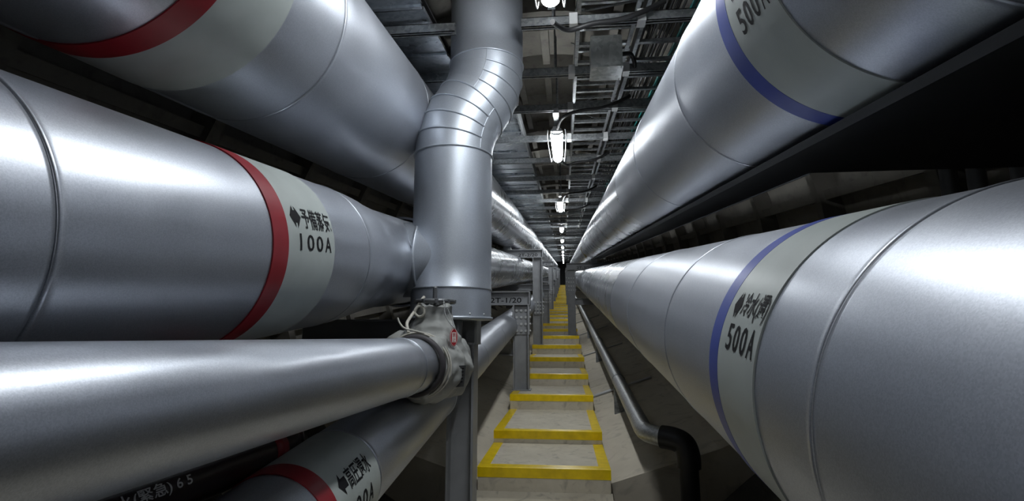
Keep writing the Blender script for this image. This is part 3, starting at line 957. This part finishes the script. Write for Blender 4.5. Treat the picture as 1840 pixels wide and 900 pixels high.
# diagonal braces above the ladders
rnd = random.Random(2)
for i, d in enumerate((3.0, 3.9, 4.8, 5.7, 6.8, 7.9, 9.0)):
    a, b = W(.12, d, 1.62), W(.70, d + .55, 2.0)
    if i % 2: a, b = W(.66, d, 1.62), W(.10, d + .4, 2.02)
    o = empty('brace', a); tag(o, 'thin galvanised diagonal brace above the cable ladders, %s one' % ORD[i], 'brace', 'ceiling braces')
    MB().bar((0, 0, 0), tuple(b - a), .035, .006).build('flat_bar', M['galv'], o)
    MB().box(-.03, .03, -.03, .03, -.02, .0).build('foot', M['galv'], o)

# pull box hanging from the struts
pb = empty('pull_box', W(.288, 3.23, 1.305)); tag(pb, 'grey sheet metal pull box hanging below the cable ladder', 'box')
bx = MB().box(-.098, .098, -.09, .09, 0, .205).build('box_body', M['box'], pb)
MB().box(-.102, .102, -.094, .094, -.010, .003).build('box_lid', M['box'], pb)
for sx in (-1, 1):
    for sy in (-1, 1):
        link('lid_screw', MB().revolve([(0, .007), (-.004, .006), (-.005, 0)], 8, 'Z').mesh('lid_screw', M['bolt']), pb, (sx * .088, sy * .08, -.010))
MB().tube(spline([(.105, 0, .12), (.16, .02, .13), (.19, .06, .10), (.2, .12, .09)]), .014, 10).build('flexible_conduit', M['black'], pb)

# ------------------------------------------------------------------ lamps
def lamp(Da, Db, X, H, label, group, detail=True):
    L = (Db - Da) / math.cos(TH)
    o = empty('tunnel_lamp', W(X, Da, H), (TH, 0, 0)); tag(o, label, 'lamp', group)
    # slim spine on top of the cover
    hs = MB()
    pr = [(-.030, .022), (-.036, .034), (-.030, .060), (.030, .060), (.036, .034), (.030, .022)]
    hs.prism([(x, 0, z) for x, z in pr], (0, -.01, 0), (0, L + .01, 0))
    hs.build('housing', M['lamp_body'], o)
    # glowing cover: rounded trough that wraps up the sides, with cross prisms
    n = 16; rows = 30; vs = []
    for i in range(rows + 1):
        y = .012 + (L - .024) * i / rows
        end = min(1, (i + .6) / 2, (rows - i + .6) / 2)
        wd = (.056 - .010 * i / rows) * (.8 + .2 * end); dep = (.046 * end + (.002 if i % 2 else 0))
        for k in range(n + 1):
            t = -dg(10) + (PI + 2 * dg(10)) * k / n
            sn = math.sin(t)
            vs.append((-wd * math.cos(t), y, -dep * sn if sn > 0 else -.040 * sn))
    fs = [(i * (n + 1) + k, i * (n + 1) + k + 1, (i + 1) * (n + 1) + k + 1, (i + 1) * (n + 1) + k) for i in range(rows) for k in range(n)]
    MB().add(vs, fs, True).build('diffuser', M['light'], o)
    m_ = n + 1
    MB().add(vs[:m_], [tuple(range(m_))]).build('near_cap', M['lamp_body'], o)
    MB().add(vs[-m_:], [tuple(range(m_))]).build('lit_end', M['light'], o)
    for y0, y1 in ((-.004, .010), (L - .010, L + .004)):
        w_ = 1.0 if y0 < 0 else .82
        e_ = [(-.05, .016), (-.05, .028), (-.03, .048), (.03, .048), (.05, .028), (.05, .016)]
        MB().prism([(x * w_, 0, z) for x, z in e_], (0, y0, 0), (0, y1, 0)).build('end_cap', M['lamp_body'], o)
    if detail:
        # wire guard
        for sx in (-1, 1):
            MB().tube(spline([(sx * .075, -.01, .03), (sx * .082, .05, -.02), (sx * .078, L / 2, -.035), (sx * .07, L - .05, -.03), (sx * .06, L + .01, .02)]), .0035, 8).build('guard_wire', M['bolt'], o)
    # carrier channel and hanger
    MB().box(-.02, .02, -.34, L + (.2 if H > 1.3 else .55), .075, .115).build('carrier_channel', M['galv'], o)
    for y in (.06, L - .06):
        MB().box(-.018, .018, y - .02, y + .02, .055, .08).build('hanger_bracket', M['bolt'], o)
    if detail:
        MB().box(-.024, .024, -.36, -.25, .07, .075).build('clip_plate', M['galv'], o)
    return o
lamps = [(-8.0, -6.95), (-3.4, -2.35), (1.34, 2.40), (4.38, 5.44), (8.9, 9.98), (13.9, 15.0), (18.9, 20.0), (23.9, 25.0), (28.9, 30), (33.9, 35), (38.9, 40), (43.9, 45), (48.9, 50), (53.9, 55), (58.9, 60)]
vi = 0
for i, (a, b) in enumerate(lamps):
    if a < D0 + .2: continue
    x = -.045 - .0008 * max(0, a)
    if a < 0:
        lab, gp = 'lit tunnel lamp on the ceiling behind the camera', None
    else:
        lab, gp = 'lit white strip lamp with wire guard under the ceiling, %s one' % ORD[vi], 'ceiling lamps'; vi += 1
    lamp(a, b, x, 1.345 if 0 < a < 2 else 1.225, lab, gp, a < 12)
# black supply cables sagging from each near lamp to the ladder
for i, (a, Ds) in enumerate(((2.40, 2.62), (4.38, 4.10), (5.44, 6.10), (9.98, 8.47), (9.98, 10.68))):
    pts = [W(-.04, a + (.02 if Ds > a else -.02), 1.26), W(-.01, (a * .4 + Ds * .6), 1.29), W(.05, Ds - .02, 1.30), W(.17, Ds - .03, 1.325), W(.30, Ds - .035, 1.335), W(.42, Ds - .035, 1.37), W(.55, Ds - .01, 1.44)]
    o = MB().tube(spline(pts, 8), .014, 10)
    tag(o.build('lamp_cable', M['black']), 'black sagging supply cable from a lamp to the ladder, %s one' % ORD[i], 'cable', 'lamp supply cables')
